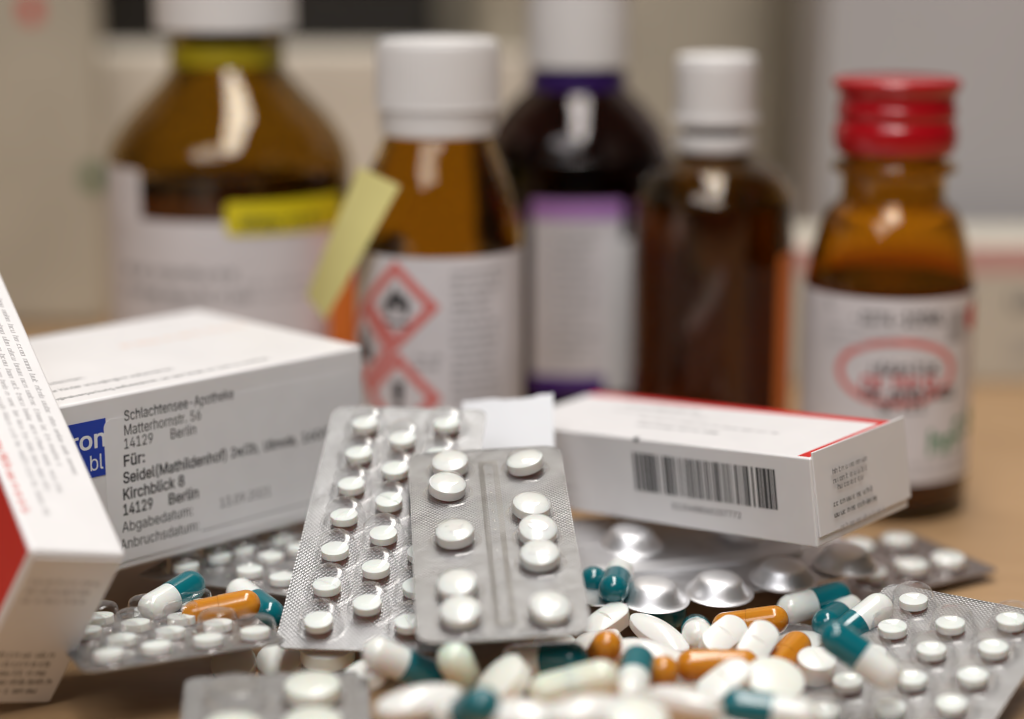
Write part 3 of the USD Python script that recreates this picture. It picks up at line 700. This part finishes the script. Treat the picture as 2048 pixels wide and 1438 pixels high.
# G: aluminium pack with large domes under the barcode box
a = at(1172, 1223, 10.0); b = at(1764, 1160, 9.0); yaw = math.degrees(math.atan2(b[1] - a[1], b[0] - a[0]))
MG = eul(yaw, 5.5); pG = a
wG = float(np.linalg.norm(b - a)); lG = 52.0
t = thing('blister_pack', 'aluminium blister pack with large silver domes under the barcode box', 'blister pack', pG, MG)
warp = lambda m: trimesh.Trimesh(np.column_stack([m.vertices[:, :2], m.vertices[:, 2] + 1.5 * (2 * np.array(m.vertices)[:, 0] / wG - 1) ** 2]), m.faces, process=False)
part(t, 'foil_sheet', warp(flat(rect_poly(wG, lG, 3), .4, -.4, 4)), 'alu', 30)
dome_prof = smooth_profile([(8.3, .04), (8.3, .04), (7.6, .2), (6.8, 1.0), (5.4, 3.2), (4.3, 4.0), (2.5, 4.4), (0, 4.5), (0, 4.5)], 5)
fr = [on_plane(x, y, pG, MG, 0.6) for x, y in [(1308, 1196), (1437, 1180), (1565, 1155), (1690, 1132)]]
bk = [on_plane(x, y, pG, MG, .6) for x, y in [(1262, 1086)]]; bk += [bk[0] + np.array([15.2 * i, 0]) for i in (2, 3)]
for q in fr + bk:
    q = np.array(q); part(t, 'dome', lathe(dome_prof, 56), 'alu_smooth', 60, T=(np.eye(3), (q[0], q[1], 1.5 * (2 * q[0] / wG - 1) ** 2)))
yr = (fr[1][1] + bk[0][1]) / 2
part(t, 'pressed_bar', warp(flat(rect_poly(wG - 22, 5, 1.5, 9, yr - 2), .9, 0, 4)), 'alu_smooth', 30)

# H: pack reaching out to the right from under the barcode box
a = at(1998, 1136, 3.5); b = at(1720, 1206, 3.0); yaw = math.degrees(math.atan2(a[1] - b[1], a[0] - b[0]))
MH = eul(yaw, 2.0); pH = b - MH @ np.array([8, 0, 0])
wH = float(np.linalg.norm(a - b)) + 8
coatH = (tablet_mesh(4.3, 4.3, 2.0, .8, n=44), 'coated', 2.0)
qs = [on_plane(x, y, pH, MH, 2.5) for x, y in [(1795, 1080), (1822, 1130), (1896, 1118)]]
qs += [qs[1] + (qs[1] - qs[2]) * 1.1, qs[0] + (qs[1] - qs[2]) * 1.1]
pack('dull blister pack with round white tablets poking out right of the barcode box', pH, MH, wH, 33, qs, foil='foil_warm', tab=coatH, pr=(5.0, 4.0), r=1.5, seed=8, tab_tilt=5)

# K: blurred pack at the bottom edge
a = at(372, 1356, 13.0); b = at(735, 1342, 13.0); yaw = math.degrees(math.atan2(b[1] - a[1], b[0] - a[0]))
MK = eul(yaw, 6); wK = float(np.linalg.norm(b - a)); pK = a - MK @ np.array([0, 44, 0])
qs = [on_plane(x, y, pK, MK, 2.5) for x, y in [(625, 1378), (470, 1388)]]; qs += [qs[0] - np.array([0, 15]), qs[1] - np.array([0, 15])]
big = (tablet_mesh(5.6, 5.6, 2.6, .9, n=44), 'cream', 2.3)
pack('blurred blister pack with large cream tablets at the bottom edge', pK, MK, wK, 44, qs, tab=[big, None, big, big], pr=(6.4, 4.8), r=2.5, seed=9)

# M: single pocket of another pack in the pile
cM = at(1597, 1290, 4.0); MM = eul(-12, 14); pM = cM - MM @ np.array([11, 9, 2.0])
pack('blister pack corner with one oval tablet under the orange capsule pile', pM, MM, 24, 20, [(11, 9)], tab=(tablet_mesh(6.2, 3.9, 2.0, .9), 'coated', 2.0), pr=(6.9, 4.3), r=2, seed=10)

# folded leaflet, curling, propped against the barcode box
def sheet(c, curl, th, N=18):
    """A slightly curled paper sheet between four corners (top left, top right, bottom right, bottom left)."""
    c = [np.array(q, float) for q in c]; g = []
    for i in range(N + 1):
        for j in range(N + 1):
            u, v = j / N, i / N
            q = (c[0] * (1 - u) + c[1] * u) * (1 - v) + (c[3] * (1 - u) + c[2] * u) * v
            f = (meshkit.fbm(np.array([[u * 3.2, v * 3.2, .3]]), 3, 5)[0] - .5) * 2.6
            g.append(q + np.array([0, curl * (math.sin(math.pi * u) * .6 + math.sin(math.pi * v) * .4) + f * .8, f]))
    g = np.array(g); V = np.vstack([g, g + np.array([0, th, 0])]); F = []; W = N + 1; o = W * W
    for i in range(N):
        for j in range(N):
            p, q, r_, t_ = i * W + j, i * W + j + 1, (i + 1) * W + j + 1, (i + 1) * W + j
            F += [[p, r_, q], [p, t_, r_], [p + o, q + o, r_ + o], [p + o, r_ + o, t_ + o]]
    e = list(range(W)) + [i * W + N for i in range(1, W)] + [N * W + j for j in range(N - 1, -1, -1)] + [i * W for i in range(N - 1, 0, -1)]
    for k in range(len(e)):
        p, q = e[k], e[(k + 1) % len(e)]; F += [[p, q, q + o], [p, q + o, p + o]]
    return trimesh.Trimesh(V, F, process=False)


tl, tr = at_depth(925, 806, 494), at_depth(1106, 788, 488)
bl, br = tl + np.array([1.0, -24, -34.0]), tr + np.array([.6, -24, -34.0])
t = thing('folded_leaflet', 'folded white paper leaflet propped behind the two upright blister packs', 'leaflet', bl)
for k in range(3):
    off = np.array([0, .55 * k, -.5 * k])
    part(t, 'paper_fold', sheet([q - bl + off for q in (tl, tr, br, bl)], -1.6, .3), 'leaflet', 40)
g = dashes(8, 2, 2.0, (1.5, 4), .6, .6, .2, seed=101, depth=.05)
part(t, 'print_lines', g, 'pale_grey', False, T=(FACE, tuple(tl - bl + np.array([8.5, -7.6, -7.0]))))

# ------------------------------------------------------------------ loose capsules and tablets
def capsule_half(r, x_open, x_tip, n=36):
    """A round-ended half shell from its open end to its tip, along x."""
    s = 1 if x_tip > x_open else -1
    prof = [(0, 0), (r - .15, 0), (r, .12)]
    Lh = abs(x_tip - x_open); cyl = Lh - r
    prof += [(r, cyl * .5), (r, cyl)]
    for a in np.linspace(0, math.pi / 2, 12)[1:]: prof.append((r * math.cos(a) if a < math.pi / 2 - 1e-6 else 0.0, cyl + r * math.sin(a)))
    m = lathe(prof, n); v = np.array(m.vertices)
    return trimesh.Trimesh(np.column_stack([x_open + s * v[:, 2], v[:, 1], v[:, 0] * -s]) if True else v, m.faces, process=False)


def build_capsule(t, L, r, cap_m, body_m):
    part(t, 'cap', capsule_half(r + .12, -.4, L / 2), cap_m, 50)
    part(t, 'body', capsule_half(r, 1.2, -L / 2), body_m, 50)


sources = {}
KINDS = {'tw': (19.0, 3.45, 'caps_teal', 'caps_white'), 'or': (17.5, 3.15, 'caps_orange', 'caps_orange'), 'cr': (18.5, 3.6, 'gel_cream', 'gel_cream')}
SOLID = {'oblong': (tablet_mesh(8.6, 3.9, 1.6, 2.1, n=48), 'coated'), 'caplet': (tablet_mesh(6.2, 3.4, 3.2, .8, stadium=True, n=48, score=True), 'tablet'),
         'round': (tablet_mesh(4.1, 4.1, 4.6, .6, n=44, score=True), 'tablet'), 'large': (tablet_mesh(6.0, 6.0, 3.0, 1.0, n=48), 'cream'), 'plain': (tablet_mesh(5.0, 5.0, 2.4, .9, n=44), 'tablet')}


def axis_pose(e0, e1, zm, L, high=1):
    """Pose of a capsule lying between two sighted ends: cap tip at e0, body tip at e1; high=1 lifts the cap end where the length demands a tilt."""
    best = None
    for dz in np.linspace(0, L / 2, 80):
        a, b = at(*e0, zm + high * dz), at(*e1, zm - high * dz); err = abs(np.linalg.norm(a - b) - L)
        if best is None or err < best[0] - 1e-3: best = (err, a, b)
    _, a, b = best; x = (a - b) / np.linalg.norm(a - b); y = np.cross([0, 0, 1.0], x); y /= np.linalg.norm(y); z = np.cross(x, y)
    return np.stack([x, y, z], 1), (a + b) / 2


def capsule(kind, e0, e1, zm, label, high=1, group=None, roll=0):
    L, r, cm, bm = KINDS[kind]; M, c = axis_pose(e0, e1, zm, L, high); M = M @ eul(0, roll)
    nm = {'tw': 'two_tone_capsule', 'or': 'orange_capsule', 'cr': 'cream_capsule'}[kind]
    t = thing(nm, label, 'capsule', c, M, group, source=sources.get(kind))
    if kind not in sources: sources[kind] = t; build_capsule(t, L, r, cm, bm)


def pill(kind, px, py, z, label, turn=0, tilt=0, tilt_dir=0, group=None):
    """tilt leans the upper face towards tilt_dir (degrees, 0 = right, 270 = towards the camera)."""
    ax = np.array([-math.sin(math.radians(tilt_dir)), math.cos(math.radians(tilt_dir)), 0])
    M = Rot.from_rotvec(ax * math.radians(tilt)).as_matrix() @ eul(turn, 0)
    nm = {'oblong': 'oblong_tablet', 'caplet': 'caplet', 'round': 'round_tablet', 'large': 'large_tablet', 'plain': 'flat_tablet'}[kind]
    t = thing(nm, label, 'tablet', at(px, py, z), M, group, source=sources.get(kind))
    if kind not in sources:
        sources[kind] = t; part(t, 'tablet_body', SOLID[kind][0], SOLID[kind][1], 35)


capsule('tw', (402, 1160), (284, 1228), 15.5, 'teal and white capsule left of the left orange capsule', high=1)
capsule('tw', (556, 1242), (466, 1174), 12.0, 'teal and white capsule half hidden behind the left orange capsule', high=-1)
capsule('or', (522, 1203), (362, 1234), 15.5, 'orange capsule lying on the left blister pack below the sticker box')
capsule('tw', (1222, 1194), (1244, 1130), 13.8, 'teal capsule end standing at the left corner of the silver domed pack')
capsule('tw', (1203, 1150), (1120, 1215), 9.0, 'teal capsule half hidden behind the right edge of the front pack')
capsule('tw', (1700, 1186), (1556, 1226), 9.0, 'teal and white capsule just in front of the silver domes')
capsule('or', (1577, 1236), (1424, 1256), 10.0, 'orange capsule just below the silver domed pack touching a white capsule')
capsule('tw', (1652, 1295), (1778, 1200), 12.0, 'white ended capsule crossing behind the large teal capsule', high=-1)
capsule('tw', (1634, 1262), (1716, 1205), 7.5, 'capsule with glossy teal end under two crossed capsules')
capsule('tw', (1640, 1252), (1802, 1370), 17.5, 'teal and white capsule slanting on the right blister pack', high=1)
capsule('or', (1350, 1330), (1520, 1328), 11.5, 'orange capsule lying level in the middle of the pill pile')
capsule('or', (1606, 1278), (1535, 1352), 9.0, 'steep orange capsule beside the round scored tablet')
capsule('or', (1222, 1278), (1176, 1350), 13.0, 'orange capsule end below the right corner of the front pack')
capsule('tw', (1176, 1318), (1003, 1322), 14.0, 'teal and white capsule below the front blister pack', high=1)
capsule('tw', (1280, 1306), (1256, 1408), 15.5, 'capsule with teal end up and white end towards the bottom', high=1)
capsule('tw', (1440, 1405), (1640, 1440), 16.5, 'teal and white capsule at the bottom edge in the pile', high=1)
capsule('tw', (884, 1364), (728, 1294), 14.5, 'capsule with blurred white end below the left leaning pack', high=-1)
capsule('tw', (982, 1400), (885, 1452), 19.0, 'capsule showing a small teal end at the bottom edge', high=1)
capsule('or', (1334, 1326), (1296, 1410), 10.0, 'orange capsule almost hidden beside the upright teal capsule')
capsule('tw', (1392, 1256), (1395, 1273), 8.5, 'capsule with round white end facing out under the silver pack', high=-1)
capsule('cr', (1238, 1348), (1058, 1392), 17.0, 'cream gelatine capsule lying across the front of the pile')
capsule('cr', (900, 1300), (948, 1392), 14.0, 'cream gelatine capsule pointing out below the front pack corner')

capsule('tw', (1362, 1226), (1262, 1234), 5.0, 'teal capsule lying in the dark gap under the silver domed pack')

pill('oblong', 1318, 1270, 9.5, 'long white oblong tablet below the silver domed pack', turn=-48, tilt=14, tilt_dir=300)
pill('caplet', 1446, 1276, 11.0, 'white caplet left of the scored caplet under the orange capsule', turn=50, tilt=34, tilt_dir=290)
pill('caplet', 1512, 1292, 13.0, 'white scored caplet standing steeply behind the level orange capsule', turn=62, tilt=38, tilt_dir=290)
pill('round', 1632, 1334, 9.0, 'round white tablet with thick side right of the steep orange capsule', turn=20, tilt=16, tilt_dir=270)
pill('large', 1548, 1366, 13.0, 'large round cream tablet below the steep orange capsule', turn=0, tilt=24, tilt_dir=285)
pill('caplet', 1450, 1368, 13.5, 'white caplet below the level orange capsule', turn=35, tilt=30, tilt_dir=250)
pill('oblong', 1290, 1308, 11.5, 'white oblong tablet behind the upright teal capsule', turn=-20, tilt=10, tilt_dir=270)
pill('oblong', 1365, 1405, 18.0, 'broad blurred white tablet at the bottom beside the teal capsule', turn=-35, tilt=20, tilt_dir=60)
pill('large', 1006, 1366, 15.0, 'cream tablet leaning between the two cream capsules', turn=10, tilt=42, tilt_dir=200)
pill('oblong', 838, 1404, 18.0, 'long cream white tablet at the bottom left of the pile', turn=22, tilt=12, tilt_dir=270)
pill('large', 655, 1304, 8.0, 'large pale tablet in shade under the leaning pack', turn=0, tilt=8, tilt_dir=270)
pill('plain', 558, 1326, 4.5, 'round pale tablet in shade under the left pack edge', turn=0, tilt=30, tilt_dir=270)
pill('plain', 468, 1331, 4.5, 'round pale tablet in deep shade below the left pack front edge', turn=0, tilt=30, tilt_dir=260)
pill('caplet', 1212, 1246, 8.0, 'cream caplet beside the right edge of the front pack', turn=40, tilt=20, tilt_dir=240)
pill('caplet', 1196, 1292, 9.0, 'white caplet behind the orange capsule end', turn=-30, tilt=30, tilt_dir=200)
pill('oblong', 1180, 1425, 21.0, 'white oblong tablet at the bottom under the cream capsule', turn=12, tilt=14, tilt_dir=280)
pill('oblong', 1040, 1432, 20.0, 'white oblong tablet at the very bottom right of the small teal end', turn=-8, tilt=8, tilt_dir=270)
pill('plain', 730, 1352, 11.5, 'pale round tablet right of the bottom blister pack', turn=0, tilt=20, tilt_dir=200)
pill('plain', 1110, 1298, 6.5, 'round white tablet in shade under the front pack', turn=0, tilt=15, tilt_dir=270)
pill('large', 1270, 1440, 20.0, 'cream round tablet at the bottom edge left of the broad blurred tablet', turn=0, tilt=12, tilt_dir=300)
pill('plain', 1420, 1312, 5.0, 'flat white tablet deep in the pile under the level orange capsule', turn=0, tilt=10, tilt_dir=180)
pill('plain', 1390, 1350, 8.0, 'flat white tablet in the dark gap below the level orange capsule', turn=0, tilt=14, tilt_dir=210)
pill('oblong', 1500, 1440, 14.0, 'white oblong tablet under the bottom teal capsule', turn=5, tilt=5, tilt_dir=270)
